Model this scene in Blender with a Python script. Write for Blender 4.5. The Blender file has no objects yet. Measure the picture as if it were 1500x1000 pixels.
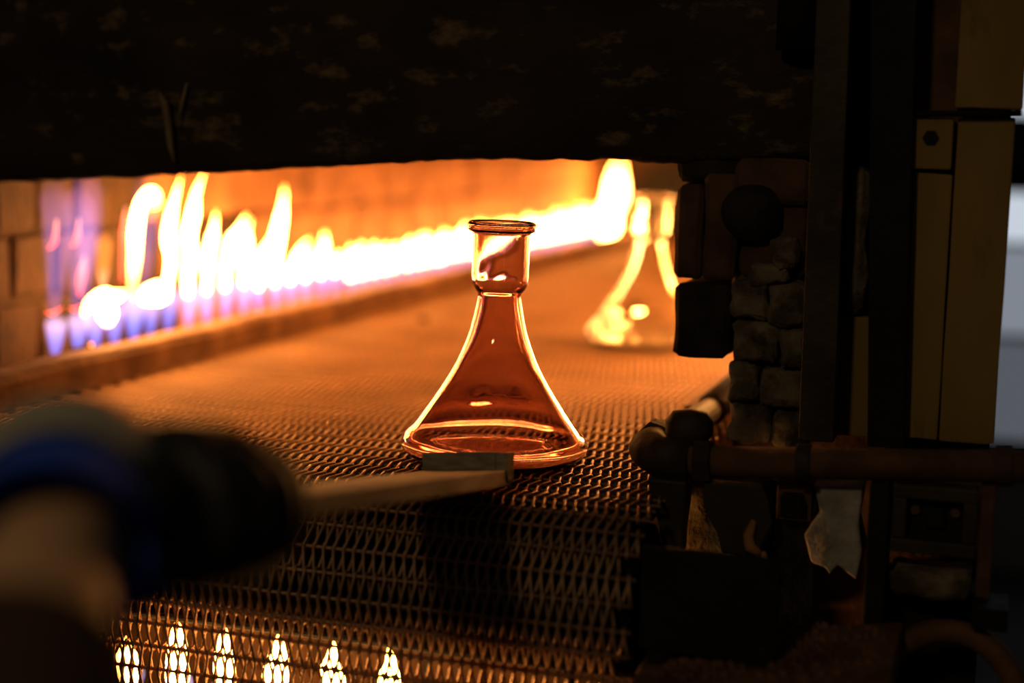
import bpy, bmesh, math, random
from mathutils import Vector, Matrix, noise
random.seed(7)
R = math.radians
SC = bpy.context.scene
COL = SC.collection

# ------------------------------------------------------------------ camera, world, light, exposure
# world axes: +Y runs into the furnace along the belt, +X across to the right, z = 0 is the top of the belt
cam_d = bpy.data.cameras.new('camera'); cam = bpy.data.objects.new('camera', cam_d); COL.objects.link(cam)
cam_d.sensor_width = 36; cam_d.lens = 55.2; cam_d.clip_start = 0.02
PITCH, HEAD, ROLL = R(7.43), R(16.8), R(1.4)
fw = Vector((-math.sin(HEAD)*math.cos(PITCH), math.cos(HEAD)*math.cos(PITCH), -math.sin(PITCH)))
r0 = Vector((math.cos(HEAD), math.sin(HEAD), 0)); u0 = r0.cross(fw)
up = u0*math.cos(ROLL) - r0*math.sin(ROLL); rt = r0*math.cos(ROLL) + u0*math.sin(ROLL)
m = Matrix((rt, up, -fw)).transposed().to_4x4(); m.translation = Vector((0, 0, .368))
cam.matrix_world = m
cam_d.dof.use_dof = True; cam_d.dof.focus_distance = 1.74; cam_d.dof.aperture_fstop = 1.45
SC.camera = cam

world = bpy.data.worlds.new('world'); SC.world = world; world.use_nodes = True
bg = world.node_tree.nodes['Background']; bg.inputs[0].default_value = (.9, .8, .7, 1); bg.inputs[1].default_value = .012

SC.view_settings.view_transform = 'Standard'; SC.view_settings.look = 'None'
SC.view_settings.gamma = 1; SC.view_settings.exposure = .18; SC.view_settings.use_curve_mapping = False
SC.cycles.use_denoising = True
SC.cycles.max_bounces = 12; SC.cycles.diffuse_bounces = 3; SC.cycles.glossy_bounces = 6
SC.cycles.transmission_bounces = 12; SC.cycles.transparent_max_bounces = 64
SC.cycles.sample_clamp_indirect = 40; SC.cycles.caustics_refractive = False; SC.cycles.caustics_reflective = False

# the workshop's own lamp, high behind the camera
ld = bpy.data.lights.new('workshop_lamp_light', 'AREA'); ld.shape = 'DISK'; ld.size = .22; ld.energy = 4.2; ld.color = (1, .72, .38)
lo = bpy.data.objects.new('workshop_lamp_light', ld); COL.objects.link(lo)
lo.location = (-.72, -.9, 1.5); lo.rotation_euler = (Vector((-.1, 1.7, .2)) - Vector(lo.location)).to_track_quat('-Z', 'Y').to_euler()

FLAME = 30.0      # radiance scale of the burning gas
BLUE = 15.0       # emission per metre of the unburnt blue cones

# ------------------------------------------------------------------ helpers
def tag(o, label=None, cat=None, group=None, kind=None):
    if label: o['label'] = label
    if cat: o['category'] = cat
    if group: o['group'] = group
    if kind: o['kind'] = kind
    return o

def empty(name, loc, label=None, cat=None, group=None, kind=None):
    o = bpy.data.objects.new(name, None); COL.objects.link(o); o.location = loc; o.empty_display_size = .02
    return tag(o, label, cat, group, kind)

def place(name, me, parent=None, loc=(0, 0, 0), rot=None, scale=None):
    """link mesh data as an object; loc is in world space"""
    o = bpy.data.objects.new(name, me); COL.objects.link(o)
    loc = Vector(loc)
    if parent:
        o.parent = parent
        p = parent; off = Vector((0, 0, 0))
        while p: off += p.location; p = p.parent
        loc = loc - off
    o.location = loc
    if rot: o.rotation_euler = rot
    if scale: o.scale = scale
    return o

def mesh(name, V, Fc, mat, smooth=False):
    me = bpy.data.meshes.new(name); me.from_pydata([tuple(v) for v in V], [], Fc); me.update()
    if mat: me.materials.append(mat)
    if smooth:
        me.polygons.foreach_set('use_smooth', [True]*len(me.polygons))
    return me

class MB:
    def __init__(s): s.V = []; s.F = []
    def add(s, V, Fc):
        n = len(s.V); s.V += [Vector(v) for v in V]; s.F += [tuple(i+n for i in f) for f in Fc]; return s
    def box(s, x0, x1, y0, y1, z0, z1):
        V = [(x, y, z) for z in (z0, z1) for y in (y0, y1) for x in (x0, x1)]
        return s.add(V, [(0, 2, 3, 1), (4, 5, 7, 6), (0, 1, 5, 4), (2, 6, 7, 3), (0, 4, 6, 2), (1, 3, 7, 5)])
    def hexa(s, lo, hi):
        return s.add(list(lo)+list(hi), [(3, 2, 1, 0), (4, 5, 6, 7), (0, 1, 5, 4), (1, 2, 6, 5), (2, 3, 7, 6), (3, 0, 4, 7)])
    def tube(s, P, rad, n=10, cap=True):
        P = [Vector(p) for p in P]
        if not hasattr(rad, '__len__'): rad = [rad]*len(P)
        t0 = (P[1]-P[0]).normalized(); a = t0.orthogonal().normalized(); base = len(s.V); rings = []
        for i, p in enumerate(P):
            t = (P[min(i+1, len(P)-1)]-P[max(i-1, 0)]).normalized()
            a = (a-t*a.dot(t)).normalized(); b = t.cross(a)
            rings.append([len(s.V)+k for k in range(n)])
            for k in range(n):
                an = 2*math.pi*k/n; s.V.append(p+(a*math.cos(an)+b*math.sin(an))*rad[i])
        for q, w in zip(rings, rings[1:]):
            for k in range(n): s.F.append((q[k], q[(k+1) % n], w[(k+1) % n], w[k]))
        if cap: s.F.append(tuple(rings[0][::-1])); s.F.append(tuple(rings[-1]))
        return s
    def lathe(s, prof, n=32, axis='z', c=(0, 0, 0)):
        c = Vector(c); rings = []
        for r, h in prof:
            rings.append([len(s.V)+k for k in range(n)])
            for k in range(n):
                a = 2*math.pi*k/n; x, y = r*math.cos(a), r*math.sin(a)
                s.V.append(c+Vector({'z': (x, y, h), 'y': (x, h, -y), 'x': (h, x, y)}[axis]))
        for q, w in zip(rings, rings[1:]):
            for k in range(n): s.F.append((q[k], q[(k+1) % n], w[(k+1) % n], w[k]))
        if prof[0][0] > 1e-6: s.F.append(tuple(rings[0][::-1]))
        if prof[-1][0] > 1e-6: s.F.append(tuple(rings[-1]))
        return s
    def build(s, name, mat, parent=None, bevel=0, seg=2, smooth=False, rough=0, rs=20, sub=0):
        bm = bmesh.new(); vs = [bm.verts.new(v) for v in s.V]
        for f in s.F:
            try: bm.faces.new([vs[i] for i in f])
            except ValueError: pass
        bmesh.ops.remove_doubles(bm, verts=bm.verts, dist=1e-6)
        bmesh.ops.recalc_face_normals(bm, faces=bm.faces)
        if bevel: bmesh.ops.bevel(bm, geom=bm.edges[:], offset=bevel, segments=seg, affect='EDGES', profile=.6)
        if sub: bmesh.ops.subdivide_edges(bm, edges=bm.edges[:], cuts=sub, use_grid_fill=True)
        if rough:
            bm.normal_update()
            for v in bm.verts: v.co += v.normal*rough*(noise.noise(v.co*rs)+.5*noise.noise(v.co*rs*2.7))
        lo = Vector((min(v.co[i] for v in bm.verts) for i in range(3))); hi = Vector((max(v.co[i] for v in bm.verts) for i in range(3)))
        c = Vector(((lo.x+hi.x)/2, (lo.y+hi.y)/2, lo.z))
        for v in bm.verts: v.co -= c
        me = bpy.data.meshes.new(name); bm.to_mesh(me); bm.free(); me.materials.append(mat)
        if smooth: me.polygons.foreach_set('use_smooth', [True]*len(me.polygons))
        return place(name, me, parent, c)

def box(name, mat, x0, x1, y0, y1, z0, z1, parent=None, **k):
    return MB().box(x0, x1, y0, y1, z0, z1).build(name, mat, parent, **k)

# ------------------------------------------------------------------ materials
def mat(name, c1, c2=None, rough=.8, metal=0, scale=12, bump=.3, bscale=60, contrast=(.35, .65), detail=6, c3=None, c3scale=5, c3at=(.6, .72), stretch=(1, 1, 1), spec=.3):
    M = bpy.data.materials.new(name); M.use_nodes = True; nt = M.node_tree; N = nt.nodes; L = nt.links
    b = N['Principled BSDF']; b.inputs['Roughness'].default_value = rough; b.inputs['Metallic'].default_value = metal
    b.inputs['Specular IOR Level'].default_value = spec
    tc = N.new('ShaderNodeTexCoord'); geo = N.new('ShaderNodeNewGeometry')
    mp = N.new('ShaderNodeMapping'); mp.inputs['Scale'].default_value = stretch; L.new(geo.outputs['Position'], mp.inputs['Vector'])
    nz = N.new('ShaderNodeTexNoise'); nz.inputs['Scale'].default_value = scale; nz.inputs['Detail'].default_value = detail; L.new(mp.outputs[0], nz.inputs['Vector'])
    r = N.new('ShaderNodeValToRGB'); r.color_ramp.elements[0].position = contrast[0]; r.color_ramp.elements[1].position = contrast[1]
    r.color_ramp.elements[0].color = (*c1, 1); r.color_ramp.elements[1].color = (*(c2 or c1), 1); L.new(nz.outputs['Fac'], r.inputs['Fac'])
    out = r.outputs['Color']
    if c3:
        n3 = N.new('ShaderNodeTexNoise'); n3.inputs['Scale'].default_value = c3scale; n3.inputs['Detail'].default_value = 8; n3.inputs['Roughness'].default_value = .65; L.new(mp.outputs[0], n3.inputs['Vector'])
        r3 = N.new('ShaderNodeValToRGB'); r3.color_ramp.elements[0].position = c3at[0]; r3.color_ramp.elements[1].position = c3at[1]; L.new(n3.outputs['Fac'], r3.inputs['Fac'])
        mx = N.new('ShaderNodeMix'); mx.data_type = 'RGBA'; L.new(r3.outputs['Color'], mx.inputs['Factor']); L.new(out, mx.inputs['A']); mx.inputs['B'].default_value = (*c3, 1)
        out = mx.outputs['Result']
    L.new(out, b.inputs['Base Color'])
    if bump:
        n2 = N.new('ShaderNodeTexNoise'); n2.inputs['Scale'].default_value = bscale; n2.inputs['Detail'].default_value = 8; L.new(mp.outputs[0], n2.inputs['Vector'])
        bp = N.new('ShaderNodeBump'); bp.inputs['Strength'].default_value = bump; bp.inputs['Distance'].default_value = .006; L.new(n2.outputs['Fac'], bp.inputs['Height']); L.new(bp.outputs[0], b.inputs['Normal'])
    return M

M_brick = mat('furnace_brick', (.22, .105, .045), (.36, .18, .08), .85, scale=9, c3=(.12, .06, .03), c3scale=14, c3at=(.55, .7))
M_brickdark = mat('sooty_dimmed_brick', (.022, .010, .004), (.06, .028, .011), .9, scale=12, bump=.6, c3=(.008, .005, .004), c3scale=12, c3at=(.5, .64), stretch=(1, 1.6, .7))  # soot near the mouth, with its weaker light also put into the colour
M_refractory = mat('pale_refractory', (.62, .45, .30), (.76, .58, .40), .9, scale=9)
M_mortar = mat('mortar', (.028, .014, .008), (.05, .026, .014), .95, scale=20)
M_soot = mat('sooty_clay', (.020, .013, .010), (.045, .030, .020), .9, scale=8, bump=.7, bscale=45, c3=(.27, .18, .08), c3scale=19, c3at=(.555, .74), stretch=(.8, 1, 1.6))
M_sootbrick = mat('soot_black_brick', (.012, .009, .008), (.035, .024, .018), .9, scale=25, bump=.6, c3=(.10, .07, .05), c3scale=30, c3at=(.62, .8))
M_brownbrick = mat('scorched_brick', (.07, .035, .018), (.15, .08, .04), .9, scale=18, bump=.5)
M_rubble = mat('pale_rubble', (.095, .072, .046), (.24, .185, .12), .95, scale=30, bump=.9, bscale=55, c3=(.05, .033, .02), c3scale=24, c3at=(.48, .62))
M_plaster = mat('flaking_plaster', (.20, .18, .15), (.50, .46, .40), .95, scale=22, bump=.8, c3=(.08, .06, .05), c3scale=18)
M_steel = mat('dark_steel', (.035, .026, .018), (.075, .055, .035), .6, .5, scale=10, bump=.25, c3=(.12, .06, .025), c3scale=12)
M_black = mat('black_steel', (.008, .006, .006), (.018, .014, .012), .7, .3, scale=14, bump=.3, c3=(.10, .09, .08), c3scale=10, c3at=(.68, .8))
M_roller = mat('matt_black_roller', (.006, .005, .005), (.012, .010, .009), .95, scale=14, bump=.3, spec=.05)
M_rust = mat('rusty_iron', (.10, .045, .02), (.20, .10, .05), .75, .3, scale=16, bump=.5, c3=(.05, .03, .02), c3scale=10)
M_firelit = mat('firelit_orange_iron', (.30, .13, .04), (.50, .25, .09), .85, scale=30, bump=.6)  # orange firelight painted into the bracket foot and torn flap edge
M_ochre = mat('ochre_board', (.19, .115, .028), (.33, .21, .055), .8, scale=7, bump=.3, bscale=30, c3=(.06, .04, .02), c3scale=13, c3at=(.58, .75), stretch=(1, 1, .35))
M_belt = mat('belt_wire', (.37, .215, .12), (.53, .32, .18), .5, .6, scale=6, bump=0, c3=(.19, .10, .06), c3scale=20)
M_pipe = mat('sooty_pipe', (.035, .020, .014), (.075, .042, .028), .7, .2, scale=18, bump=.4)
M_ledge = mat('scaled_iron_ledge', (.13, .065, .035), (.30, .17, .09), .8, .2, scale=10, bump=.6, c3=(.07, .04, .025), c3scale=14)
M_wood = mat('scorched_wood', (.50, .34, .19), (.74, .54, .34), .75, scale=9, bump=.25, bscale=40, c3=(.30, .19, .11), c3scale=10, stretch=(9, 1, 9))
M_woodgrey = mat('charred_wood_end', (.20, .17, .11), (.36, .30, .20), .85, scale=20, bump=.4, stretch=(2, 2, 6))
M_floor = mat('concrete_floor', (.05, .045, .04), (.09, .08, .07), .9, scale=6)
M_roomwall = mat('grey_plaster_wall', (.30, .31, .33), (.38, .39, .41), .95, scale=4, bump=.1)
M_skin = mat('tanned_skin', (.66, .37, .19), (.74, .44, .24), .55, scale=20, bump=.1)
M_glove = mat('black_rubber_glove', (.012, .012, .013), (.022, .021, .022), .55, scale=40, bump=.3)
M_gloveback = mat('grey_knit', (.40, .37, .30), (.52, .48, .38), .95, scale=80, bump=.4)
M_cuff = mat('blue_knit_cuff', (.03, .10, .70), (.05, .14, .85), .9, scale=90, bump=.4)
M_sleeve = mat('brown_cloth', (.05, .025, .014), (.08, .042, .024), .95, scale=50, bump=.3)

def glass(name, col, dens):
    M = bpy.data.materials.new(name); M.use_nodes = True; nt = M.node_tree; N = nt.nodes; N.clear()
    o = N.new('ShaderNodeOutputMaterial'); g = N.new('ShaderNodeBsdfGlass'); g.inputs['IOR'].default_value = 1.5; g.inputs['Roughness'].default_value = 0
    nt.links.new(g.outputs[0], o.inputs['Surface'])
    v = N.new('ShaderNodeVolumeAbsorption'); v.inputs['Color'].default_value = (*col, 1); v.inputs['Density'].default_value = dens
    nt.links.new(v.outputs[0], o.inputs['Volume'])
    return M
M_glass_red = glass('red_amber_glass', (.71, .41, .34), 275)
M_glass_yel = glass('pale_amber_glass', (.95, .86, .42), 28)

def burning(name):
    M = bpy.data.materials.new(name); M.use_nodes = True; nt = M.node_tree; N = nt.nodes; N.clear()
    o = N.new('ShaderNodeOutputMaterial'); a = N.new('ShaderNodeAttribute'); a.attribute_name = 'glow'
    e = N.new('ShaderNodeEmission'); t = N.new('ShaderNodeBsdfTransparent'); s = N.new('ShaderNodeAddShader'); e.inputs['Strength'].default_value = 1
    nt.links.new(a.outputs['Color'], e.inputs['Color']); nt.links.new(e.outputs[0], s.inputs[0]); nt.links.new(t.outputs[0], s.inputs[1]); nt.links.new(s.outputs[0], o.inputs['Surface'])
    return M
M_tongue = burning('burning_gas')

def gas(name, stops):
    """emission volume whose colour follows the height in the flame: stops = [(pos, colour, strength)]"""
    M = bpy.data.materials.new(name); M.use_nodes = True; nt = M.node_tree; N = nt.nodes; N.clear()
    o = N.new('ShaderNodeOutputMaterial'); tc = N.new('ShaderNodeTexCoord'); sx = N.new('ShaderNodeSeparateXYZ'); r = N.new('ShaderNodeValToRGB')
    e = N.new('ShaderNodeEmission'); e.inputs['Strength'].default_value = BLUE
    nt.links.new(tc.outputs['Generated'], sx.inputs[0]); nt.links.new(sx.outputs['Z'], r.inputs['Fac']); nt.links.new(r.outputs['Color'], e.inputs['Color']); nt.links.new(e.outputs[0], o.inputs['Volume'])
    while len(r.color_ramp.elements) < len(stops): r.color_ramp.elements.new(.5)
    for el, (p, c, s) in zip(r.color_ramp.elements, stops): el.position = p; el.color = (c[0]*s, c[1]*s, c[2]*s, 1)
    return M
M_cone = gas('blue_gas', [(0, (.08, .16, 1), 4.2), (.35, (.18, .22, 1), 4.0), (.75, (.75, .5, .9), 2.4), (1, (1, .6, .5), .3)])
M_plume = gas('violet_gas', [(0, (.2, .2, 1), .5), (.3, (.38, .25, .8), .9), (.7, (.36, .18, .55), .7), (1, (.4, .12, .2), .25)])

def day(name, col, s):
    M = bpy.data.materials.new(name); M.use_nodes = True; N = M.node_tree.nodes; N.clear()
    o = N.new('ShaderNodeOutputMaterial'); e = N.new('ShaderNodeEmission'); e.inputs[0].default_value = (*col, 1); e.inputs[1].default_value = s
    M.node_tree.links.new(e.outputs[0], o.inputs[0]); return M
M_day = day('daylight_glass', (.80, .88, 1), .62)
M_day2 = day('dim_daylight_glass', (.78, .86, 1), .24)  # lower panes emit less than the upper ones
M_day3 = day('faint_daylight_glass', (.78, .86, 1), .10)
M_ember = day('ember', (1, .25, .03), 6)

# ------------------------------------------------------------------ room shell
tag(box('floor', M_floor, -4, 4, -3, 9, -1.0, -.95), 'dark concrete workshop floor', kind='structure')
bw = empty('wall_back', (1.5, 5.1, -.95), 'grey wall beyond the right end of the furnace', kind='structure')
for a in [(-.05, 3, -.95, -.54), (-.05, 3, 1.05, 3.0), (1.3, 3, -.54, 1.05)]: box('plaster', M_roomwall, a[0], a[1], 5.08, 5.2, a[2], a[3], bw)
win = empty('window_1', (.6, 5.0, -.54), 'bright daylight window beyond the right end of the furnace', kind='structure')
for a in [(.47, 1.0, M_day), (.085, .235, M_day), (-.20, .07, M_day2), (-.53, -.215, M_day3)]:
    for x0, x1 in [(-.01, .62), (.65, 1.25)]: box('pane', a[2], x0, x1, 5.05, 5.056, a[0], a[1], win)
for a in [(-.56, -.53), (-.215, -.20), (.07, .085), (.235, .47), (1.0, 1.05)]: box('transom', M_black, -.05, 1.3, 5.02, 5.07, a[0], a[1], win)
for a in [(-.05, -.01), (.62, .65), (1.25, 1.3)]: box('mullion', M_black, a[0], a[1], 5.015, 5.075, -.56, 1.05, win)

# ------------------------------------------------------------------ furnace shell
BW, BH = .113, .1035
brick_me = []; brick_dark = []
for k in range(7):
    bm = bmesh.new(); bmesh.ops.create_cube(bm, size=1)
    for v in bm.verts:
        v.co = Vector((v.co.x*.11, v.co.y*BW*.955, v.co.z*BH*.955)) + Vector((random.uniform(-.004, .004), random.uniform(-.003, .003), random.uniform(-.003, .003)))
    bmesh.ops.bevel(bm, geom=bm.edges[:], offset=.006, segments=1, affect='EDGES')
    me = bpy.data.meshes.new('brick'); bm.to_mesh(me); bm.free(); me.materials.append(M_brick); brick_me.append(me)
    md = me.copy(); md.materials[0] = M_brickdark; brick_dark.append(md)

WX = -1.42
wl = empty('wall_left', (WX-.06, 1.6, 0), 'glowing brick side wall of the furnace behind the burner row', kind='structure')
box('mortar', M_mortar, WX-.16, WX-.012, 1.55, 6.2, -.95, .44, wl)
for row in range(4):
    z = -.008 + BH*(row+.5) + .002*row
    y = 1.56 + (row % 2)*BW*.5
    while y < 5.95:
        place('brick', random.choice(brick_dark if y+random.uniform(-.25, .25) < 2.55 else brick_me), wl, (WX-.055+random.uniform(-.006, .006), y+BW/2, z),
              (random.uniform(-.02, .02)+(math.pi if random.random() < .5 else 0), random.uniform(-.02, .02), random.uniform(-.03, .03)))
        y += BW
tag(box('wall_right', M_refractory, -.24, -.10, 2.06, 6.2, -.95, .44, rough=.003, sub=8), 'inner brick wall of the furnace behind the pier', kind='structure')
tag(box('ceiling', M_refractory, WX-.16, -.10, 2.0, 6.3, .44, .60), 'unseen pale furnace roof slab', kind='structure')  # unseen roof, kept pale to bounce flame light onto the belt
tag(box('wall_end', M_brownbrick, WX-.16, -.10, 6.2, 6.35, -.95, .60), 'dark far end wall of the furnace', kind='structure')
tag(box('wall_base', M_brownbrick, WX, -.24, 2.0, 6.2, -.40, -.34), 'dark hearth floor under the belt', kind='structure')
# black plate put in for the unlit far end of the tunnel
dp = empty('tunnel_dark_plate', (-.75, 6.02, .02), 'black arched plate added for the unlit far end of the tunnel', 'dark plate')
pts = [(-1.345, .012)] + [(-1.345+.16*(1-math.cos(a)), .14+.15*math.sin(a)) for a in [i*math.pi/16 for i in range(9)]] + [(-.25, .29), (-.25, .012)]
n = len(pts); mb = MB(); mb.add([(x, 6.02, z) for x, z in pts]+[(x, 6.08, z) for x, z in pts], [tuple(range(n))[::-1], tuple(range(n, 2*n))]+[(i, (i+1) % n, n+(i+1) % n, n+i) for i in range(n)])
mb.build('plate', M_black, dp)
box('crossbar', M_steel, -1.1, -.3, 6.00, 6.02, .15, .18, dp)

# lintel: a sagging clay-caked beam across the mouth of the furnace
LP = [(-1.62, .275), (-1.257, .290), (-1.0, .309), (-.842, .321), (-.714, .331), (-.635, .337), (-.558, .341), (-.40, .343), (-.37, .340), (-.33, .345), (-.19, .352), (.06, .352)]
def lz(x):
    for (a, p), (b, q) in zip(LP, LP[1:]):
        if x <= b: return p+(q-p)*(x-a)/(b-a)
    return LP[-1][1]
mb = MB(); NX = 190; cols = []
for i in range(NX+1):
    x = -1.62+(1.62-.185)*i/NX; zb = lz(x)+.0035*noise.noise((x*22, 3, 0))+.002*noise.noise((x*60, 9, 0)); col = []
    prof = [(1.80, .95-(.95-zb-.012)*k/26) for k in range(27)] + [(1.804, zb+.004), (1.812, zb), (1.9, zb+.004), (2.05, zb+.01), (2.05, .95)]
    for k, (y, z) in enumerate(prof):
        if k < 28: y += -.010*noise.noise((x*9, z*9, 1))-.006*noise.noise((x*25, z*25, 4))
        col.append((x, y, z))
    cols.append(col)
K = len(cols[0]); V = [p for c in cols for p in c]
Fc = [(i*K+k, i*K+(k+1) % K, (i+1)*K+(k+1) % K, (i+1)*K+k) for i in range(NX) for k in range(K)] + [tuple(range(K))[::-1], tuple(NX*K+k for k in range(K))]
lin = empty('lintel', (-.9, 1.9, .29), 'long soot black clay-caked beam across the furnace mouth', kind='structure')
mb.add(V, Fc).build('beam', M_soot, lin, smooth=True)
M_drip = mat('pale_slag', (.20, .14, .07), (.34, .25, .13), .7, scale=30)
for P, r in [([(-1.012, 1.787, .412), (-1.004, 1.786, .400), (-.999, 1.786, .372), (-.996, 1.786, .345), (-.992, 1.788, .326)], [.002, .005, .005, .004, .002]),
             ([(-.975, 1.790, .425), (-.982, 1.790, .40), (-.99, 1.791, .37)], [.0012, .002, .001])]:
    mb = MB(); mb.tube(P, r, 8); mb.build('slag_drip', M_drip, lin, smooth=True)
# front pier on the right: sooty bricks, clay lump and rubble
pier = empty('wall_front', (-.2, 1.85, -.9), 'scorched brick and rubble pier at the right of the furnace mouth', kind='structure')
box('core', M_brownbrick, -.276, .014, 1.83, 2.06, -.95, .95, pier)
def stone(x0, x1, z0, z1, mt, y0=1.80, y1=1.95, name='brick', rough=.004, bev=.006, rs=35):
    return MB().box(x0, x1, y0, y1, z0, z1).build(name, mt, pier, bevel=bev, seg=1, sub=3, rough=rough, rs=rs, smooth=True)
stone(-.347, -.282, .117, .203, M_sootbrick)
stone(-.350, -.318, .209, .318, M_brownbrick); stone(-.316, -.278, .209, .330, M_brownbrick)
stone(-.352, -.275, .320, .352, M_sootbrick, 1.81)
stone(-.282, -.198, .298, .352, M_brownbrick, 1.803)
stone(-.276, -.200, .215, .300, M_brownbrick, 1.815)
mb = MB(); mb.lathe([(0, -.02), (.020, -.018), (.034, -.006), (.036, .012)], 20, 'y', (-.262, 1.805, .288)); mb.build('clay_lump', M_sootbrick, pier, smooth=True, rough=.003, rs=40)
for a in [(-.280, -.238, .166, .212), (-.236, -.194, .160, .208), (-.278, -.226, .118, .163), (-.222, -.193, .112, .158), (-.279, -.246, .070, .114), (-.243, -.192, .064, .109), (-.277, -.230, .022, .066), (-.227, -.190, .018, .062), (-.262, -.215, .208, .232), (-.236, -.205, .225, .262)]:
    stone(*a, M_rubble, 1.796+random.uniform(-.004, .006), 1.90, 'stone', .007, .005, 60)
for i in range(7):
    stone(-.27+random.uniform(-.01, .01), -.20+random.uniform(-.01, .02), -.10-.075*i, -.03-.075*i, M_brownbrick, 1.80, name='brick')

# low wall under the nose of the belt
lw = empty('wall_lower', (-.8, 1.86, -.9), 'low brick wall glowing behind the hanging end of the belt', kind='structure')
box('mortar', M_mortar, WX, -.28, 1.815, 1.95, -.95, -.05, lw)
for row in range(4):
    z = -.425+BH*row+BH/2; x = -1.42+(row % 2)*.06
    while x < -.40:
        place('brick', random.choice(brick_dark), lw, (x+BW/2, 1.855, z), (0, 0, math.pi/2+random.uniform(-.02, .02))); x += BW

# ------------------------------------------------------------------ side rails and burner pipes
def ledge(name, x0, x1, z0, z1, ya, yb, mt, label, seed):
    rr = random.Random(seed); mb = MB(); n = int((yb-ya)/.05); rings = []
    for i in range(n+1):
        y = ya+(yb-ya)*i/n; w = .004*noise.noise((seed, y*6, 0)); h = .006*noise.noise((seed+5, y*5, 0))
        q = [(x0, z0), (x1+w, z0), (x1+w, z1-.010+h), (x1-.010+w, z1+h), (x0, z1+h+.002)]
        rings.append([len(mb.V)+k for k in range(5)]); mb.V += [Vector((a, y, b)) for a, b in q]
    for a, b in zip(rings, rings[1:]):
        for k in range(5): mb.F.append((a[k], a[(k+1) % 5], b[(k+1) % 5], b[k]))
    mb.F += [tuple(rings[0][::-1]), tuple(rings[-1])]
    o = mb.build(name, mt); return tag(o, label, 'ledge')
ledge('guide_ledge', -1.250, -1.206, -.03, .044, 1.30, 5.6, M_ledge, 'scaled rust-brown iron ledge along the far-left edge of the belt', 1)
bp = empty('burner_pipe', (-1.30, 1.5, -.02), 'long rusty gas pipe under the row of tall flames', 'pipe')
mb = MB(); mb.tube([(-1.30, y, .004) for y in (1.3, 2, 3, 4, 5, 5.6)], .026, 14); mb.build('pipe', M_ledge, bp, smooth=True)
box('support_shelf', M_ledge, -1.41, -1.25, 1.30, 5.7, -.06, -.02, bp)

# ------------------------------------------------------------------ wire mesh belt
PX_, PR, YF, RC = .0110, .0255, 1.53, .098        # turn pitch, row pitch, where the flat run ends, nose radius
XL, XR = -1.20, -.31
NT = int((XR-XL)/PX_)
def spiral(hand):
    mb = MB(); P = []; hr = .0040
    for t in range(NT):
        for k, (u, v) in enumerate([(0, hr), (PR*.5, hr*1.05), (PR, hr), (PR+hr*.75, hr*.6), (PR+hr, 0), (PR+hr*.75, -hr*.6), (PR, -hr), (PR*.5, -hr*1.05), (0, -hr), (-hr*.75, -hr*.6), (-hr, 0), (-hr*.75, hr*.6)]):
            f = [.02, .25, .47, .485, .5, .515, .53, .75, .97, .98, .99, 1.0][k]
            P.append((XL+(t+f)*PX_ if hand > 0 else XR-(t+f)*PX_, u, v))
    mb.tube(P, .00150, 6)
    me = mesh('spiral', mb.V, mb.F, M_belt, True); return me
SP = [spiral(1), spiral(-1)]
mb = MB(); mb.tube([(XL-.004, 0, 0), (XR+.004, 0, 0)], .0020, 6); ROD = mesh('rod', mb.V, mb.F, M_belt, True)
belt = empty('conveyor_belt', (-.75, 1.43, -.45), 'rust brown woven wire mesh conveyor belt running into the furnace', 'conveyor belt')
def bpos(s):       # s = arc length from the far end of the flat run towards and over the nose
    if s < 0: return Vector((0, YF-s, -.005)), 0.0           # flat, s negative = behind
    a = s/RC
    if a < math.pi/2: return Vector((0, YF-RC*math.sin(a), -.005-RC*(1-math.cos(a)))), a
    return Vector((0, YF-RC+.02*min(1, (s-RC*math.pi/2)/.3), -.005-RC-(s-RC*math.pi/2))), math.pi/2
ns = 164
for i in range(-ns, 19):
    p, a = bpos(i*PR); q, _ = bpos((i-1)*PR)
    d = q-p; ang = math.atan2(d.z, d.y)
    off = (PX_*.5 if i % 2 else 0)
    place('spiral', SP[i % 2], belt, p+Vector((off-PX_*.25, 0, 0)), (ang, 0, 0))
    place('rod', ROD, belt, p)
tag(box('added_shade_deck', M_black, -1.20, -.318, YF+.045, 5.7, -.026, -.017), 'added black deck that keeps the gaps of the flat belt run dark', 'deck')  # black sheet added to darken the belt gaps and block light from below
rl = empty('drive_roller', (-.75, YF, -.19), 'black steel roller inside the curved nose of the belt', 'roller')
mb = MB(); mb.tube([(-1.22, YF, -.098), (-.312, YF, -.098)], .079, 48); mb.build('drum', M_roller, rl, smooth=False)
mb = MB(); mb.tube([(-1.30, YF, -.105), (-.302, YF, -.105)], .018, 14); mb.build('axle', M_steel, rl)

# ------------------------------------------------------------------ flames
def tongue_mesh(pts, rad, cols, n=9, flat=1.0):
    mb = MB(); P = [Vector(p) for p in pts]
    # smooth resample
    Q, RR, CC = [], [], []; m_ = len(P)
    for i in range(m_-1):
        p0, p1, p2, p3 = P[max(i-1, 0)], P[i], P[i+1], P[min(i+2, m_-1)]
        for k in range(4):
            t = k/4; Q.append(.5*((2*p1)+(p2-p0)*t+(2*p0-5*p1+4*p2-p3)*t*t+(3*p1-p0-3*p2+p3)*t**3))
            RR.append(rad[i]+(rad[i+1]-rad[i])*(t*t*(3-2*t))); CC.append([a+(b-a)*t for a, b in zip(cols[i], cols[i+1])])
    Q.append(P[-1]); RR.append(rad[-1]); CC.append(cols[-1])
    mb.tube(Q, RR, n)
    me = mesh('tongue', mb.V, mb.F, M_tongue, True)
    at = me.color_attributes.new('glow', 'FLOAT_COLOR', 'POINT')
    buf = []
    for c in CC:
        for _ in range(n): buf += [c[0]*FLAME, c[1]*FLAME, c[2]*FLAME, 1]
    at.data.foreach_set('color', buf)
    return me
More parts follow.
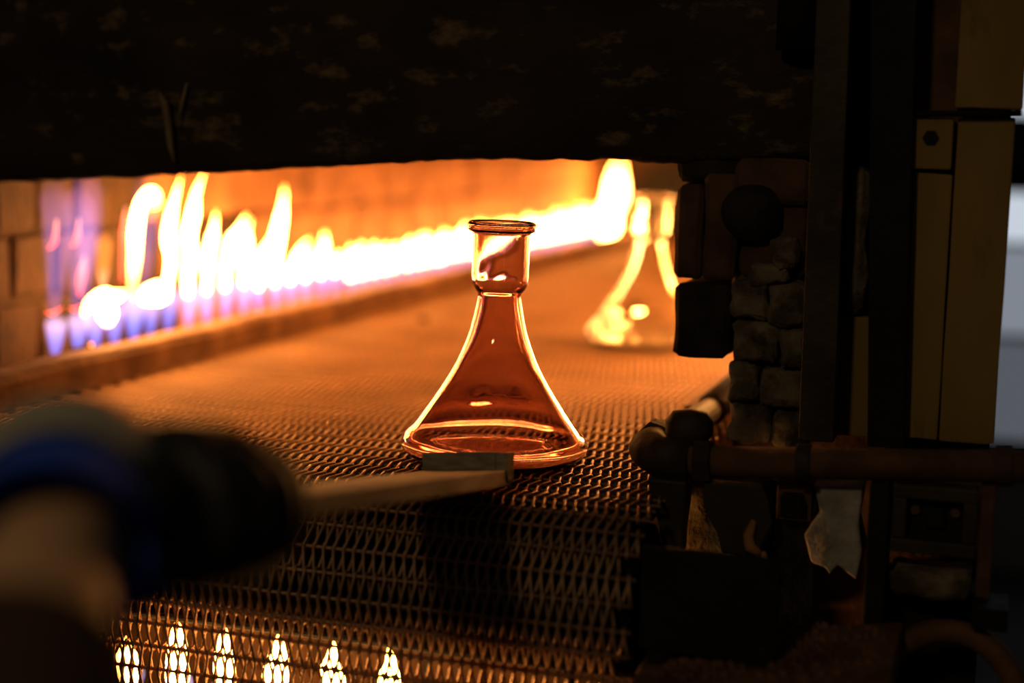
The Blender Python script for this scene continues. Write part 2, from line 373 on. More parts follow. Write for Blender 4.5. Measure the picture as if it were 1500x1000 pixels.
HOT = (1, .41, .085); WARM = (1, .31, .045); PINK = (.05, .024, .02); TIP = (.25, .06, .008); DIM = (.03, .012, .006)
def cone_mesh(h, r, lean=0, tw=0):
    mb = MB(); k = 8; P, RR = [], []
    for i in range(k+1):
        t = i/k; P.append((tw*t*t, lean*t, h*t)); RR.append(.0035+r*(t**.9)*(1 if t < .8 else 1-.75*((t-.8)/.2)**1.5))
    mb.tube(P, RR, 10); return mesh('blue_cone', mb.V, mb.F, M_cone, True)
CONES = [cone_mesh(.085, .018, l) for l in (.006, -.004, .012)]

def flame(x, y, z, h, r, label, group, lean=.02, seed=0, cone=True, glow=1.0, base=.05, name='gas_flame', wob=.012):
    rr = random.Random(seed); o = empty(name, (x, y, z), label, 'flame', group)
    if cone: place('blue_cone', CONES[seed % 3], o, (x, y, z), None, (1, 1, min(1, base*1.75/.085)))
    k = 6; P, RD, CC = [], [], []
    for i in range(k+1):
        t = i/k; zz = base*.72+(h-base*.72)*t
        w = wob*t*(1.2-t)
        P.append((x+rr.uniform(-w, w), y+lean*t*t*1.5+rr.uniform(-w, w)*1.4, z+zz))
        RD.append(r*(.55+1.2*t-.1 if t < .34 else (1.0-((t-.34)/.66)**2*.93))*rr.uniform(.85, 1.12))
        c = PINK if i == 0 else HOT if t < .72 else WARM if t < .95 else TIP
        CC.append([v*glow for v in c])
    RD[-1] = .0008
    me = tongue_mesh([Vector(p)-Vector((x, y, z)) for p in P], RD, CC)
    place('tongue', me, o, (x, y, z)); return o

FX, FZ = -1.298, .026
GL = 'flames of the left burner row'
# the near flames, one by one:   y, height, radius, lean, label
near = [
    (2.315, .262, .0115, .030, 'tall pale flame whose tip licks the beam, right of the curling one'),
    (2.385, .268, .0150, .035, 'tall white flame reaching the beam left of the twin tongues'),
    (2.452, .200, .0150, .020, 'medium white flame just right of the tall white one'),
    (2.520, .190, .0160, .060, 'left flame of the joined twin tongues'),
    (2.592, .180, .0120, .020, 'right flame of the joined twin tongues'),
    (2.655, .150, .0130, .040, 'broad short flame hugging the tall pointed one'),
    (2.725, .238, .0165, .025, 'tall pointed white flame right of the twin tongues'),
    (2.795, .130, .0110, .060, 'slanting flame just right of the tall pointed one'),
    (2.868, .115, .0120, .010, 'short flame between the slanting and the spiky one'),
    (2.940, .140, .0125, .015, 'spiky flame standing above its short neighbours'),
    (3.010, .095, .0135, .015, 'low round flame right of the spiky one'),
]
for k, (y, h, r, le, lab) in enumerate(near):
    flame(FX, y, FZ, h, r*(.76 if k < 2 else .64), lab, GL, le, seed=20+k, base=.080 if y < 2.6 else .066)
MID = ['%s small white flame right of the spiky one, before the flames blur together' % w for w in ('second', 'third', 'fourth', 'fifth', 'sixth', 'seventh')]
y = 3.08; k = 0
while y < 5.36:
    flame(FX+random.uniform(-.006, .006), y, FZ, random.uniform(.085, .118), random.uniform(.009, .012), MID[k] if k < len(MID) else 'small white-hot flame in the far blurred stretch of the left row', GL, random.uniform(0, .03), seed=100+k, base=.045)
    y += .069; k += 1
flame(FX+.01, 5.43, FZ-.01, .275, .034, 'tall bright flame at the far end of the burner row', GL, .10, seed=301, cone=False, base=.02, wob=.03)
flame(FX+.015, 5.36, FZ-.02, .13, .040, 'broad bright flame at the foot of the far tall one', GL, .02, seed=302, cone=False, base=.02, wob=.02)

# the ragged flames at the left end: blue cones under sideways sheets of yellow gas and violet plumes
def cone_at(o, x, y, z, sc=(1, 1, 1), k=0): place('blue_cone', CONES[k], o, (x, y, z), None, sc)
def part_tongue(o, P, rad, cols, name='tongue'):
    b = Vector(P[0]); me = tongue_mesh([Vector(p)-b for p in P], rad, cols); place(name, me, o, b)
o = empty('gas_flame', (FX, 2.095, FZ), 'flame with a yellow sheet blown flat to the right, above two blue cones', 'flame', GL)
cone_at(o, FX, 2.095, FZ, (1.1, 1.1, .9), 1); cone_at(o, FX, 2.150, FZ, (1.1, 1.1, .9), 1)
part_tongue(o, [(FX, 2.06, .085), (FX, 2.085, .102), (FX, 2.12, .108), (FX, 2.155, .106), (FX, 2.19, .112)], [.003, .009, .013, .009, .001], [DIM, WARM, HOT, WARM, TIP])
part_tongue(o, [(FX, 2.13, .062), (FX, 2.128, .080), (FX, 2.125, .105)], [.006, .015, .012], [PINK, HOT, HOT])
o = empty('gas_flame', (FX, 2.205, FZ), 'tall yellow flame with a curled tip under the beam', 'flame', GL)
cone_at(o, FX, 2.205, FZ, (1.25, 1.25, 1.0), 0)
part_tongue(o, [(FX, 2.205, .095), (FX, 2.205, .125), (FX, 2.212, .165), (FX, 2.216, .205), (FX, 2.228, .240), (FX, 2.246, .258), (FX, 2.268, .262), (FX, 2.276, .248), (FX, 2.262, .240)], [.004, .007, .009, .010, .009, .009, .011, .010, .002], [DIM, [v*.12 for v in HOT], [v*.5 for v in HOT], HOT, HOT, HOT, WARM, [v*.4 for v in WARM], TIP])
o = empty('gas_flame', (FX, 2.26, FZ), 'wide white flame over paired blue cones, left of the tall pale one', 'flame', GL)
cone_at(o, FX, 2.256, FZ, (.9, .9, .8), 2)
part_tongue(o, [(FX, 2.232, .092), (FX, 2.255, .098), (FX, 2.285, .100), (FX, 2.31, .104)], [.004, .016, .019, .006], [WARM, HOT, HOT, WARM])
V_ = lambda h, r: mesh('violet_plume', *(lambda b: (b.V, b.F))(MB().tube([(0, .02*math.sin(3*t)*t, h*t) for t in [i/9 for i in range(10)]], [max(.002, r*(.25+.95*t if t < .6 else .82+.4*(t-.6))*(1 if t < .99 else .6)) for t in [i/9 for i in range(10)]], 12)), M_plume, True)
RED = (.05, .004, .002)
for yb, hh, rr_, lab in [(1.985, .26, .026, 'faint violet flame at the left edge of the picture'), (2.045, .25, .028, 'violet flame rising over the bent wire with a glowing tip')]:
    o = empty('gas_flame', (FX, yb, FZ), lab, 'flame', GL); cone_at(o, FX, yb, FZ, (1.0, 1.0, .8), 0); place('violet_plume', V_(hh-.05, rr_), o, (FX, yb, FZ+.05))
    part_tongue(o, [(FX, yb-.02, .100), (FX, yb-.005, .097), (FX, yb+.02, .102)], [.001, .003, .001], [RED, RED, RED], 'red_edge')
    part_tongue(o, [(FX-.02, yb+.02, .19), (FX-.02, yb+.034, .198), (FX-.02, yb+.04, .23)], [.002, .004, .001], [RED, RED, DIM], 'red_edge')
o = empty('gas_flame', (FX-.03, 2.115, FZ+.06), 'violet and red flame rising behind the flat yellow sheet', 'flame', GL)
place('violet_plume', V_(.20, .026), o, (FX-.03, 2.115, FZ+.07))
part_tongue(o, [(FX-.03, 2.10, .11), (FX-.03, 2.105, .14), (FX-.03, 2.115, .17)], [.002, .006, .001], [RED, RED, DIM], 'red_edge')
o = empty('gas_flame', (FX-.03, 2.17, FZ+.06), 'dim brownish flame between the violet and the curled one', 'flame', GL)
part_tongue(o, [(FX-.03, 2.165, .115), (FX-.03, 2.168, .15), (FX-.03, 2.17, .185), (FX-.03, 2.175, .205)], [.002, .010, .012, .002], [DIM, [v*.012 for v in WARM], [v*.012 for v in WARM], [0, 0, 0]])
o = empty('gas_flame', (FX-.02, 2.275, FZ+.06), 'pale violet flame behind the wide white one', 'flame', GL)
place('violet_plume', V_(.20, .022), o, (FX-.02, 2.275, FZ+.06))
part_tongue(o, [(FX-.04, 2.24, .12), (FX-.04, 2.25, .17), (FX-.04, 2.25, .20), (FX-.04, 2.255, .24)], [.002, .006, .005, .001], [RED, RED, [v*2 for v in RED], DIM], 'red_edge')

# right-hand burner row, mostly hidden behind the pier
GR = 'flames of the right burner row'
RX, RZ = -.325, .050
o = empty('gas_flame', (RX, 2.33, RZ), 'single blue flame showing under the black brick of the pier', 'flame', GR)
cone_at(o, RX, 2.33, RZ, (1.3, 1.3, 1.3), 1)
part_tongue(o, [(RX, 2.33, .11), (RX, 2.335, .14), (RX, 2.34, .19), (RX, 2.34, .23)], [.003, .012, .012, .001], [DIM, HOT, HOT, TIP])
y = 2.42; k = 0
while y < 4.9:
    flame(RX, y, RZ, random.uniform(.12, .19), .013, 'flame of the right burner row hidden by the brick pier', GR, .01, seed=400+k, base=.06); y += .14; k += 1
rp = empty('right_burner_pipe', (RX, 2.2, 0), 'gas pipe along the right edge of the belt behind the pier', 'pipe')
rp.name = 'side_burner_pipe'
mb = MB(); mb.tube([(RX, y, .030) for y in (1.96, 2.5, 3.5, 5.0)], .020, 12); mb.build('pipe', M_pipe, rp, smooth=True)
box('guide_strip', M_ledge, -.362, -.345, 1.98, 5.2, .008, .030, rp)

# burner below the nose of the belt
GB = 'flames burning below the nose of the belt'
lbp = empty('lower_burner_pipe', (-.8, 1.66, -.40), 'gas pipe below the nose of the belt', 'pipe')
lbp.name = 'under_belt_burner_pipe'
mb = MB(); mb.tube([(-1.38, 1.62, -.36), (-.35, 1.62, -.36)], .020, 12); mb.build('pipe', M_ledge, lbp, smooth=True)
names = ['leftmost flame below the belt, beside the forearm', 'second flame from the forearm below the belt', 'third flame from the forearm below the belt', 'fourth flame from the forearm below the belt', 'fifth flame from the forearm below the belt', 'rightmost white flame below the hanging belt']
for k, x in enumerate([-.965, -.897, -.835, -.766, -.696, -.627]):
    flame(x, 1.62, -.345, .133 if k else .105, .0155, names[k], GB, 0, seed=500+k, base=.04, wob=.006)

# ------------------------------------------------------------------ glass flasks
OUT = [(.0, .003), (.05, .0025), (.078, .0006), (.088, .0), (.0965, .0016), (.1035, .0065), (.1072, .0130), (.1068, .0200), (.1025, .0270), (.094, .036), (.0785, .0575), (.0675, .074), (.0565, .0915), (.0475, .108), (.0405, .124), (.0345, .140), (.0303, .156), (.0268, .172), (.0250, .183), (.0252, .189), (.0288, .1945), (.0316, .2005), (.0325, .208), (.0326, .225), (.0326, .245), (.0326, .2555), (.0335, .2585), (.0375, .2605), (.0395, .2645), (.0390, .2690), (.0365, .2712)]
def smooth(P, k=4):
    Q = []
    for i in range(len(P)-1):
        p0, p1, p2, p3 = [Vector(P[min(max(j, 0), len(P)-1)]) for j in (i-1, i, i+1, i+2)]
        for q in range(k):
            t = q/k; Q.append(.5*((2*p1)+(p2-p0)*t+(2*p0-5*p1+4*p2-p3)*t*t+(3*p1-p0-3*p2+p3)*t**3))
    return Q+[Vector(P[-1])]
def ramp(z, pts):
    for (a, p), (b, q) in zip(pts, pts[1:]):
        if z <= b:
            t = max(0, (z-a)/(b-a)); t = t*t*(3-2*t); return p+(q-p)*t
    return pts[-1][1]
WALL = [(0, .0034), (.010, .0026), (.013, .0028), (.0285, .0056), (.044, .0044), (.10, .0042), (.17, .0040), (.190, .0040), (.200, .0032), (.225, .0032), (.262, .0032), (.268, .0030)]
RIDGE = [(.045, 0), (.0570, .0031), (.082, 0)]          # uneven thickness of the hand-blown wall
NECK = [(.196, 0), (.210, .0009), (.232, 0)]
def flask(loc, mt, label, tilt, turn):
    prof = smooth([(r_, z_) for r_, z_ in OUT]); n = 96; m_ = len(prof); V = []; F = []
    outer = [[] for _ in prof]; inner = [[] for _ in prof]
    for k in range(n):
        a = 2*math.pi*k/n; w1 = max(0, math.cos(a-turn))**2.5; w2 = max(0, math.cos(a-turn))**1.5
        for i, p in enumerate(prof):
            d = prof[min(i+1, m_-1)]-prof[max(i-1, 0)]; nrm = Vector((d.y, -d.x)).normalized()
            c, s_ = math.cos(a), math.sin(a); pr = max(p.x, 0)
            t = ramp(p.y, WALL)+w1*ramp(p.y, RIDGE)*(1+.35*noise.noise((a*3, 1, 2)))+w2*ramp(p.y, NECK)*(1+.9*noise.noise((a*2.2, 5, p.y*40)))
            t += .0005*noise.noise((pr*c*26, pr*s_*26, p.y*15))
            pr_ = pr+(.0003*noise.noise((pr*c*20+5, pr*s_*20, p.y*14)) if pr > .002 else 0)
            q = Vector((pr, p.y))-nrm*t
            outer[i].append((pr_*c, pr_*s_, p.y)); inner[i].append((max(0, q.x)*c, max(0, q.x)*s_, q.y))
    rings = outer+inner[::-1]
    for rg in rings: V += rg
    for i in range(len(rings)-1):
        for k in range(n): F.append((i*n+k, i*n+(k+1) % n, (i+1)*n+(k+1) % n, (i+1)*n+k))
    me = mesh('glass_body', V, F, mt, True)
    bm = bmesh.new(); bm.from_mesh(me); bmesh.ops.remove_doubles(bm, verts=bm.verts, dist=2e-5); bmesh.ops.recalc_face_normals(bm, faces=bm.faces); bm.to_mesh(me); bm.free()
    me.polygons.foreach_set('use_smooth', [True]*len(me.polygons))
    o = place('glass_flask', me, None, loc, tilt); return tag(o, label, 'flask', 'flared glass flasks on the belt')
flask((-.532, 1.700, .0012), M_glass_red, 'red-amber flared glass flask with a rimmed neck, standing near the belt nose', (0, R(.8), 0), R(113))
flask((-.584, 2.769, .0012), M_glass_yel, 'pale yellow flared glass flask farther back, half hidden by the brick pier', (0, R(.5), .6), R(80))

# ------------------------------------------------------------------ wooden paddle, glove and forearm
A = Vector((-.464, 1.545, .014)); B = Vector((-.441, .760, .148))     # middle of the board at its tip and its handle end
ax = (B-A).normalized(); sd = Vector((0, 0, 1)).cross(ax).normalized(); nm = ax.cross(sd).normalized()
if nm.z < 0: nm = -nm
if sd.x < 0: sd = -sd
rl_ = R(-5); sd, nm = (sd*math.cos(rl_)-nm*math.sin(rl_)), (nm*math.cos(rl_)+sd*math.sin(rl_))
pad = empty('wooden_paddle', A-Vector((0, 0, .012)), 'flat scorched wooden paddle with a raised end block pushing the red flask', 'paddle')
off = -sd*.045
mb = MB()
def sec(t, w, th):
    c = A+(B-A)*t+off*(1-.55*t)
    return [c-sd*w/2-nm*th/2, c+sd*w/2-nm*th/2, c+sd*w/2+nm*th/2, c-sd*w/2+nm*th/2]
S_ = [sec(t, w, .017) for t, w in [(0, .090), (.25, .086), (.5, .074), (.75, .058), (1.0, .046)]]
for q in S_: mb.V += q
for i in range(4):
    for k in range(4): mb.F.append((i*4+k, i*4+(k+1) % 4, i*4+4+(k+1) % 4, i*4+4+k))
mb.F += [(3, 2, 1, 0), (16, 17, 18, 19)]
mb.build('board', M_wood, pad, bevel=.0018)
def onb(t0, t1, s0, s1, n0, n1, name, mt, bev=.0012):
    e = ax*1.0; c = A+off
    q = lambda t, s, n_: c+ax*t+sd*s+nm*n_
    mb = MB(); mb.hexa([q(t0, s0, n0), q(t0, s1, n0), q(t1, s1, n0), q(t1, s0, n0)], [q(t0, s0, n1), q(t0, s1, n1), q(t1, s1, n1), q(t1, s0, n1)])
    mb.build(name, mt, pad, bevel=bev)
onb(-.004, .020, -.046, .034, .0086, .027, 'end_block', M_woodgrey)
onb(-.006, .021, .0345, .047, -.004, .026, 'end_cap', M_woodgrey)

def skin_mesh(name, pts, edges, rad, mtl, parent, sub=2):
    me = bpy.data.meshes.new(name); me.from_pydata([tuple(p) for p in pts], edges, []); me.update(); me.materials.append(mtl)
    o = place(name, me, None); mod = o.modifiers.new('Skin', 'SKIN'); mod.use_smooth_shade = True
    for i, sv in enumerate(me.skin_vertices[0].data):
        r = rad[i]; sv.radius = r if hasattr(r, '__len__') else (r, r); sv.use_root = (i == 0)
    s = o.modifiers.new('Subsurf', 'SUBSURF'); s.levels = sub; s.render_levels = sub
    if parent:
        o.parent = parent; o.location = Vector((0, 0, 0))-parent.location
    return o
H = A+(B-A)*.892+off*.5                     # where the hand closes on the board
person = empty('person', (-.45, .45, -.95), 'person reaching in from the lower left with a bare forearm and a blue-cuffed black glove', 'person')
def ray(x, y, d):
    return Vector((0, 0, .368))+(fw+rt*((x-750)/2300)-up*((y-500)/2300))*d
wrist = Vector((-.480, .735, .150)); 
elbow = Vector((-.345, .47, .10)); shoulder = Vector((-.52, .02, .02))
palm = H+nm*.028-sd*.010+ax*.012
arm = [wrist, wrist+(elbow-wrist)*.3, wrist+(elbow-wrist)*.65, elbow, elbow+(shoulder-elbow)*.5, shoulder, wrist+(palm-wrist)*.6]
skin_mesh('forearm', arm, [(0, 1), (1, 2), (2, 3), (3, 4), (4, 5), (0, 6)], [(.034, .029), .040, .047, .045, .052, .06, (.034, .022)], M_skin, person)
G = [palm, wrist+(palm-wrist)*.35, wrist-(palm-wrist)*.10]; GE = [(0, 1), (1, 2)]; GR_ = [(.050, .040), (.044, .038), (.041, .037)]
for j, t in enumerate([-.036, -.012, .012, .034]):
    b = len(G); L_ = [1.0, 1.06, 1.0, .85][j]
    G += [H+ax*t+nm*.036+sd*.022, H+ax*t+nm*.026+sd*.052*L_, H+ax*t-nm*.012+sd*.056*L_, H+ax*t-nm*.032+sd*.036*L_, H+ax*t-nm*.030+sd*.012]
    GE += [(0, b)]+[(b+q, b+q+1) for q in range(4)]; GR_ += [.020, .0185, .0175, .0165, .014]
b = len(G); G += [H-ax*.012+nm*.02-sd*.045, H-ax*.045+nm*.004-sd*.050, H-ax*.075+nm*.010-sd*.036]; GE += [(0, b), (b, b+1), (b+1, b+2)]; GR_ += [.018, .016, .012]
b = len(G); G += [H+ax*.062-nm*.012, H+ax*.030-nm*.030+sd*.012]; GE += [(1, b), (b, b+1)]; GR_ += [.050, .040]
skin_mesh('work_glove', G, GE, GR_, M_glove, person)
# blue knitted cuff ring and grey band round the wrist
d = (elbow-palm).normalized()
def sleeve(name, p0, p1, r0, r1, th, mt):
    p0, p1 = Vector(p0), Vector(p1); mb = MB()
    mb.tube([p0, p0+(p1-p0)*.33, p0+(p1-p0)*.66, p1, p1, p0+(p1-p0)*.5, p0], [r0, r0+(r1-r0)*.3, r0+(r1-r0)*.7, r1, r1-th, (r0+r1)/2-th, r0-th], 28, False)
    return mb.build(name, mt, person, smooth=True)
cd = (wrist-elbow).normalized()
sleeve('blue_cuff', wrist-cd*.045, wrist+cd*.012, .056, .050, .005, M_cuff)
sleeve('grey_knit_band', wrist+cd*.010, wrist+cd*.055, .054, .059, .006, M_gloveback)
mid = wrist+(elbow-wrist)*.62
sleeve('rolled_sleeve', elbow+(elbow-wrist)*.12, mid, .062, .056, .004, M_sleeve)
sleeve('upper_sleeve', shoulder, elbow+(shoulder-elbow)*.02, .082, .066, .004, M_sleeve)

# ------------------------------------------------------------------ steelwork and boards right of the mouth
def channel(name, mt, b0, b1, t0, t1, y, zb, zt, depth, label):
    o = empty(name, ((b0+b1)/2, y, zb), label, 'post')
    def bar(f0, f1, ya, yb, nme):
        lo = [(b0+(b1-b0)*f0, ya, zb), (b0+(b1-b0)*f1, ya, zb), (b0+(b1-b0)*f1, yb, zb), (b0+(b1-b0)*f0, yb, zb)]
        hi = [(t0+(t1-t0)*f0, ya, zt), (t0+(t1-t0)*f1, ya, zt), (t0+(t1-t0)*f1, yb, zt), (t0+(t1-t0)*f0, yb, zt)]
        MB().hexa(lo, hi).build(nme, mt, o, bevel=.0015)
    bar(0, 1, y, y+.006, 'web'); bar(0, .14, y+.0062, y+depth, 'flange'); bar(.86, 1, y+.0062, y+depth, 'flange')
    return o
channel('steel_post', M_steel, -.183, -.146, -.190, -.156, 1.68, .052, .95, .10, 'brown steel channel post next to the rubble of the pier')
channel('steel_post', M_black, -.110, -.073, -.150, -.096, 1.675, .052, .95, .10, 'black steel channel post between rubble and ochre boards')
tag(box('infill_stone', M_rubble, -.150, -.126, 1.73, 1.79, .185, .345, bevel=.008, seg=1, sub=3, rough=.005, rs=40, smooth=True), 'rough stone wedged between the two steel posts', 'stone')
tag(box('ochre_board', M_ochre, -.150, -.114, 1.74, 1.775, .050, .182, bevel=.002), 'narrow ochre board low between the two steel posts', 'board')
tag(box('ochre_board', M_ochre, -.079, -.040, 1.70, 1.735, .060, .340, bevel=.002, sub=3, rough=.0015), 'ochre board beside the black post below the square block', 'board')
tag(box('ochre_board', M_ochre, -.038, .018, 1.695, 1.735, .060, .398, bevel=.002, sub=3, rough=.0015), 'wide ochre board right of the square block', 'board')
tag(box('ochre_board', M_ochre, -.042, .024, 1.69, 1.735, .408, .90, bevel=.002, sub=3, rough=.0015), 'upper ochre board above the thin tie rod', 'board')
o = empty('mounting_block', (-.061, 1.71, .345), 'square ochre block with a dark bolt hole beside the black post', 'block')
box('block', M_ochre, -.084, -.042, 1.69, 1.735, .345, .398, o, bevel=.002)
mb = MB(); mb.lathe([(.008, -.004), (.009, 0), (.006, .001), (.0055, .0005)], 6, 'y', (-.064, 1.6915, .377)); mb.build('bolt', M_black, o)
mb = MB(); mb.tube([(-.10, 1.684, .401), (.024, 1.684, .4035)], .0032, 8); tag(mb.build('tie_rod', M_black, None, smooth=True), 'thin dark rod crossing the ochre boards', 'rod')
box('backing', M_brownbrick, -.095, .014, 1.74, 1.828, -.10, .95, pier)
mb = MB(); mb.tube([(-.215, 1.775, .62), (-.215, 1.775, .47)], .024, 16); o = mb.build('hanging_weight', M_black, None, smooth=True); tag(o, 'black rounded weight hanging before the beam by the brown post', 'weight')

gp = empty('gas_pipe', (-.1, 1.60, .02), 'thick rusty supply pipe running across below the posts', 'pipe')
mb = MB(); mb.tube([(-.285, 1.60, .036), (.14, 1.60, .064)], .0165, 16); mb.build('pipe', M_rust, gp, smooth=True)
mb = MB(); mb.tube([(-.285, 1.60, .036), (-.318, 1.607, .036), (-.336, 1.635, .038), (-.335, 1.70, .036), (-.328, 1.80, .034), (-.325, 1.955, .030)], [.021, .0225, .0225, .021, .018, .016], 16); mb.build('elbow', M_pipe, gp, smooth=True)
for p0, p1, r in [((-.280, 1.60, .0363), (-.262, 1.60, .0375), .0245), ((-.336, 1.66, .038), (-.335, 1.69, .0375), .026), ((-.175, 1.60, .0432), (-.160, 1.60, .0442), .0205), ((.02, 1.60, .056), (.036, 1.60, .057), .020)]:
    mb = MB(); mb.tube([p0, p1], r, 6 if r > .022 else 16); mb.build('collar', M_pipe, gp, bevel=.002)
mb = MB(); mb.lathe([(0, -.022), (.016, -.018), (.025, -.004), (.026, .010), (.018, .020), (0, .023)], 20, 'z', (-.292, 1.625, .064)); mb.build('valve_cap', M_pipe, gp, smooth=True, rough=.002)

br = empty('support_bracket', (-.31, 1.60, -.08), 'dark iron bracket leg under the pipe elbow beside the belt', 'bracket')
MB().hexa([(-.306, 1.585, -.062), (-.288, 1.585, -.062), (-.288, 1.615, -.062), (-.306, 1.615, -.062)], [(-.326, 1.58, .018), (-.284, 1.58, .018), (-.284, 1.62, .018), (-.326, 1.62, .018)]).build('leg', M_steel, br, bevel=.003, sub=2, rough=.002)
mb = MB(); mb.box(-.312, -.290, 1.578, 1.622, -.085, -.060); mb.build('foot', M_firelit, br, bevel=.004, sub=2, rough=.004, rs=60)
fl = empty('heat_flap', (-.235, 1.60, -.06), 'dark rounded iron flap with a torn lower edge painted firelit orange hanging below the pipe', 'flap')
pts = [(-.268, .018), (-.268, -.005), (-.262, -.022), (-.252, -.036), (-.247, -.056), (-.222, -.058), (-.205, -.046), (-.196, -.020), (-.200, .002), (-.208, .019)]
n = len(pts); mb = MB(); mb.add([(x, 1.590, z) for x, z in pts]+[(x, 1.604, z) for x, z in pts], [tuple(range(n)), tuple(range(n, 2*n))[::-1]]+[(i, (i+1) % n, n+(i+1) % n, n+i) for i in range(n)])
mb.build('flap', M_steel, fl, bevel=.002)
for P in [[(-.214, 1.588, -.018), (-.219, 1.586, -.034), (-.217, 1.586, -.046), (-.206, 1.586, -.052)], [(-.204, 1.588, -.05), (-.199, 1.588, -.066), (-.190, 1.588, -.070)]]:
    mb = MB(); mb.tube(P, [.003, .006, .0065, .004] if len(P) == 4 else [.003, .005, .002], 8); mb.build('torn_edge', M_firelit, fl, smooth=True)
tag(box('hearth_stone', M_rubble, -.300, -.205, 1.655, 1.76, -.10, .010, bevel=.008, seg=1, sub=3, rough=.005, rs=30, smooth=True), 'worn hearth stone showing between bracket and flap', 'stone')
nb = empty('square_nut', (-.178, 1.60, 0), 'black square nut below the pipe beside the plaster lump', 'nut')
box('washer', M_rust, -.196, -.160, 1.622, 1.628, -.022, .014, nb, bevel=.001); box('nut', M_black, -.190, -.168, 1.600, 1.6215, -.016, .008, nb, bevel=.002)
box('backing_post', M_black, -.198, -.155, 1.6282, 1.70, -.30, .016, nb)
mb = MB()
pl = [(-.160, .018), (-.150, -.012), (-.166, -.036), (-.158, -.066), (-.143, -.070), (-.138, -.078), (-.130, -.066), (-.110, -.080), (-.106, -.050), (-.112, -.02), (-.108, .020)]
n = len(pl); mb.add([(x, 1.62, z) for x, z in pl]+[(x, 1.68, z) for x, z in pl], [tuple(range(n)), tuple(range(n, 2*n))[::-1]]+[(i, (i+1) % n, n+(i+1) % n, n+i) for i in range(n)])
tag(mb.build('plaster_lump', M_plaster, None, bevel=.003, rough=.003, rs=50, smooth=True), 'pale flaking plaster lump with a jagged lower edge under the pipe', 'plaster')
tag(box('steel_upright', M_black, -.100, -.080, 1.59, 1.66, -.60, .030, bevel=.002), 'black upright bar between plaster lump and bolted frame', 'upright')
fr = empty('bolted_frame', (-.036, 1.62, -.04), 'dark iron frame with a square recess and two bolts under the pipe', 'frame')
for a in [(-.077, .006, .016, .030), (-.077, .006, -.040, -.026)]: box('rail', M_steel, a[0], a[1], 1.60, 1.63, a[2], a[3], fr, bevel=.002)
for a in [(-.077, -.063), (-.008, .006)]: box('stile', M_steel, a[0], a[1], 1.602, 1.629, -.0258, .0158, fr, bevel=.002)
box('back_plate', M_black, -.0628, -.0082, 1.622, 1.63, -.0258, .0158, fr)
box('recess_boss', M_black, -.046, -.026, 1.612, 1.6218, -.014, .006, fr, bevel=.002)
for x in (-.055, -.016):
    mb = MB(); mb.lathe([(.005, -.006), (.0055, 0)], 6, 'y', (x, 1.620, .002)); mb.build('bolt', M_rust, fr)
tag(box('kerb_block', M_rubble, -.075, .003, 1.60, 1.66, -.086, -.058, bevel=.005, seg=1, sub=3, rough=.004, rs=40, smooth=True), 'pale brick block lying below the bolted frame', 'block')
tag(box('rust_board', M_rust, .008, .022, 1.60, 1.66, -.095, .040, bevel=.002), 'narrow rust red board at the right of the bolted frame', 'board')
tag(box('black_box', M_black, .006, .040, 1.56, 1.62, -.100, -.078, bevel=.002), 'small black box at the foot of the rust red board', 'box')
mb = MB(); C_ = Vector((-.012, 1.58, -.185))
mb.tube([C_+Vector((.068*math.cos(a), 0, .075*math.sin(a))) for a in [math.pi*(-.25+1.5*i/28) for i in range(29)]], .012, 12); tag(mb.build('hoop_guard', M_rust, None, smooth=True), 'dark rust hoop guard curving at the bottom right', 'guard')
tag(box('machine_panel', M_black, -.09, .014, 1.66, 1.82, -.95, -.09), 'black sheet panel behind the hoop guard', 'panel')

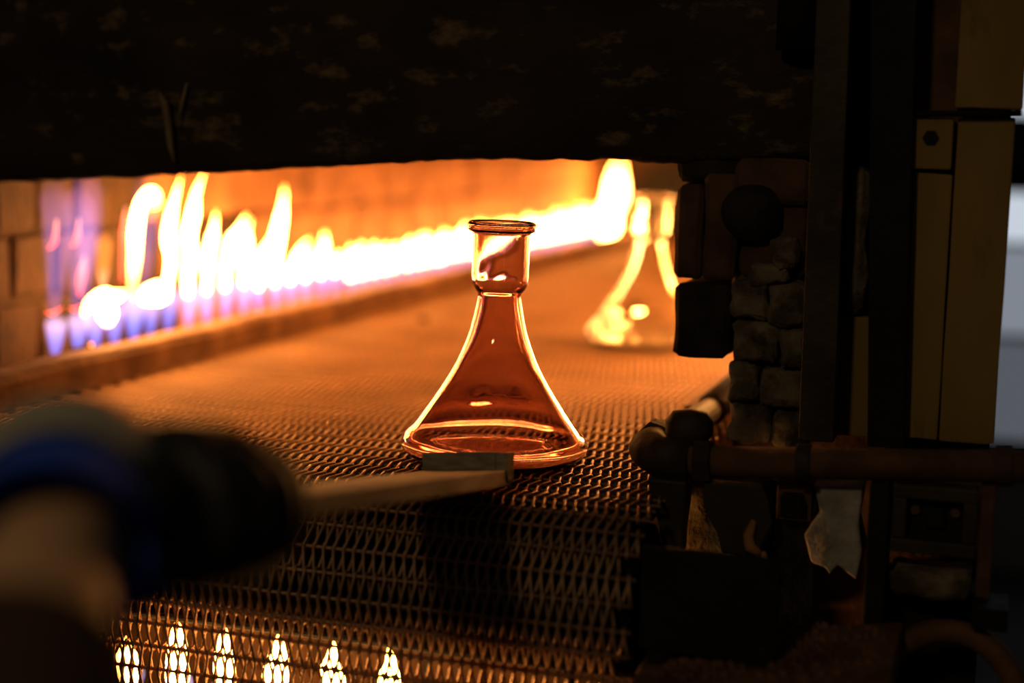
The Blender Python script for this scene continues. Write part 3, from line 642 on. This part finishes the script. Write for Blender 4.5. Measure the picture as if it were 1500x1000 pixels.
dpn = empty('shield_plate', (-.235, 1.45, -.13), 'plain dark steel shield plate beside the hanging belt', 'plate')
box('plate', M_black, -.302, -.170, 1.45, 1.458, -.122, -.020, dpn, bevel=.0015)
for x in (-.285, -.19): box('foot', M_black, x-.008, x+.012, 1.446, 1.47, -.134, -.1225, dpn, bevel=.001)
sh = tag(MB().hexa([(-.298, 1.40, -.160), (-.06, 1.40, -.135), (-.06, 1.58, -.130), (-.298, 1.58, -.155)], [(-.298, 1.40, -.142), (-.06, 1.40, -.112), (-.06, 1.58, -.107), (-.298, 1.58, -.136)]).build('crumb_ledge', M_rust, None, bevel=.003, sub=4, rough=.004, rs=40), 'rusty sloping ledge littered with crumbs at the bottom edge', 'ledge')
mb = MB(); rr = random.Random(5)
for k in range(420):
    x = rr.uniform(-.292, -.075); y = rr.uniform(1.41, 1.57); s = rr.uniform(.0012, .005); z = -.142+(x+.325)*.113+(y-1.40)*.03
    mb.hexa([(x-s, y-s*rr.random(), z-.001), (x+s, y-s, z-.001), (x+s*rr.random(), y+s, z-.001), (x-s, y+s, z-.001)], [(x-s*.5, y-s*.4, z+s*rr.uniform(.5, 1.3)), (x+s*.4, y-s*.4, z+s), (x+s*.4, y+s*.4, z+s*rr.uniform(.5, 1.3)), (x-s*.4, y+s*.4, z+s)])
tag(mb.build('rust_crumbs', M_rust), 'rusty crumbs scattered on the sloping ledge', 'crumbs', kind='stuff')

# ------------------------------------------------------------------ small things
bwre = empty('bent_wire', (-1.28, 2.03, .03), 'bent black wire with a glowing orange tip by the leftmost burner', 'wire')
mb = MB(); mb.tube([(-1.275, 1.985, .031), (-1.275, 2.00, .040), (-1.272, 2.02, .044), (-1.272, 2.045, .043), (-1.262, 2.07, .034), (-1.255, 2.085, .020), (-1.25, 2.09, .012)], [.003, .004, .003, .0018, .0012, .0012, .0012], 8); mb.build('wire', M_black, bwre, smooth=True)
mb = MB(); mb.lathe([(0, -.003), (.0028, 0), (0, .003)], 10, 'z', (-1.268, 2.035, .046)); mb.build('glowing_tip', M_ember, bwre, smooth=True)
mb = MB(); mb.lathe([(0, 0), (.010, .002), (.011, .006), (.005, .011), (0, .012)], 9, 'z', (-1.06, 2.90, .001)); tag(mb.build('slag_chip', M_rubble, None, rough=.003, rs=80), 'small pale chip lying on the belt beyond the ledge', 'chip')
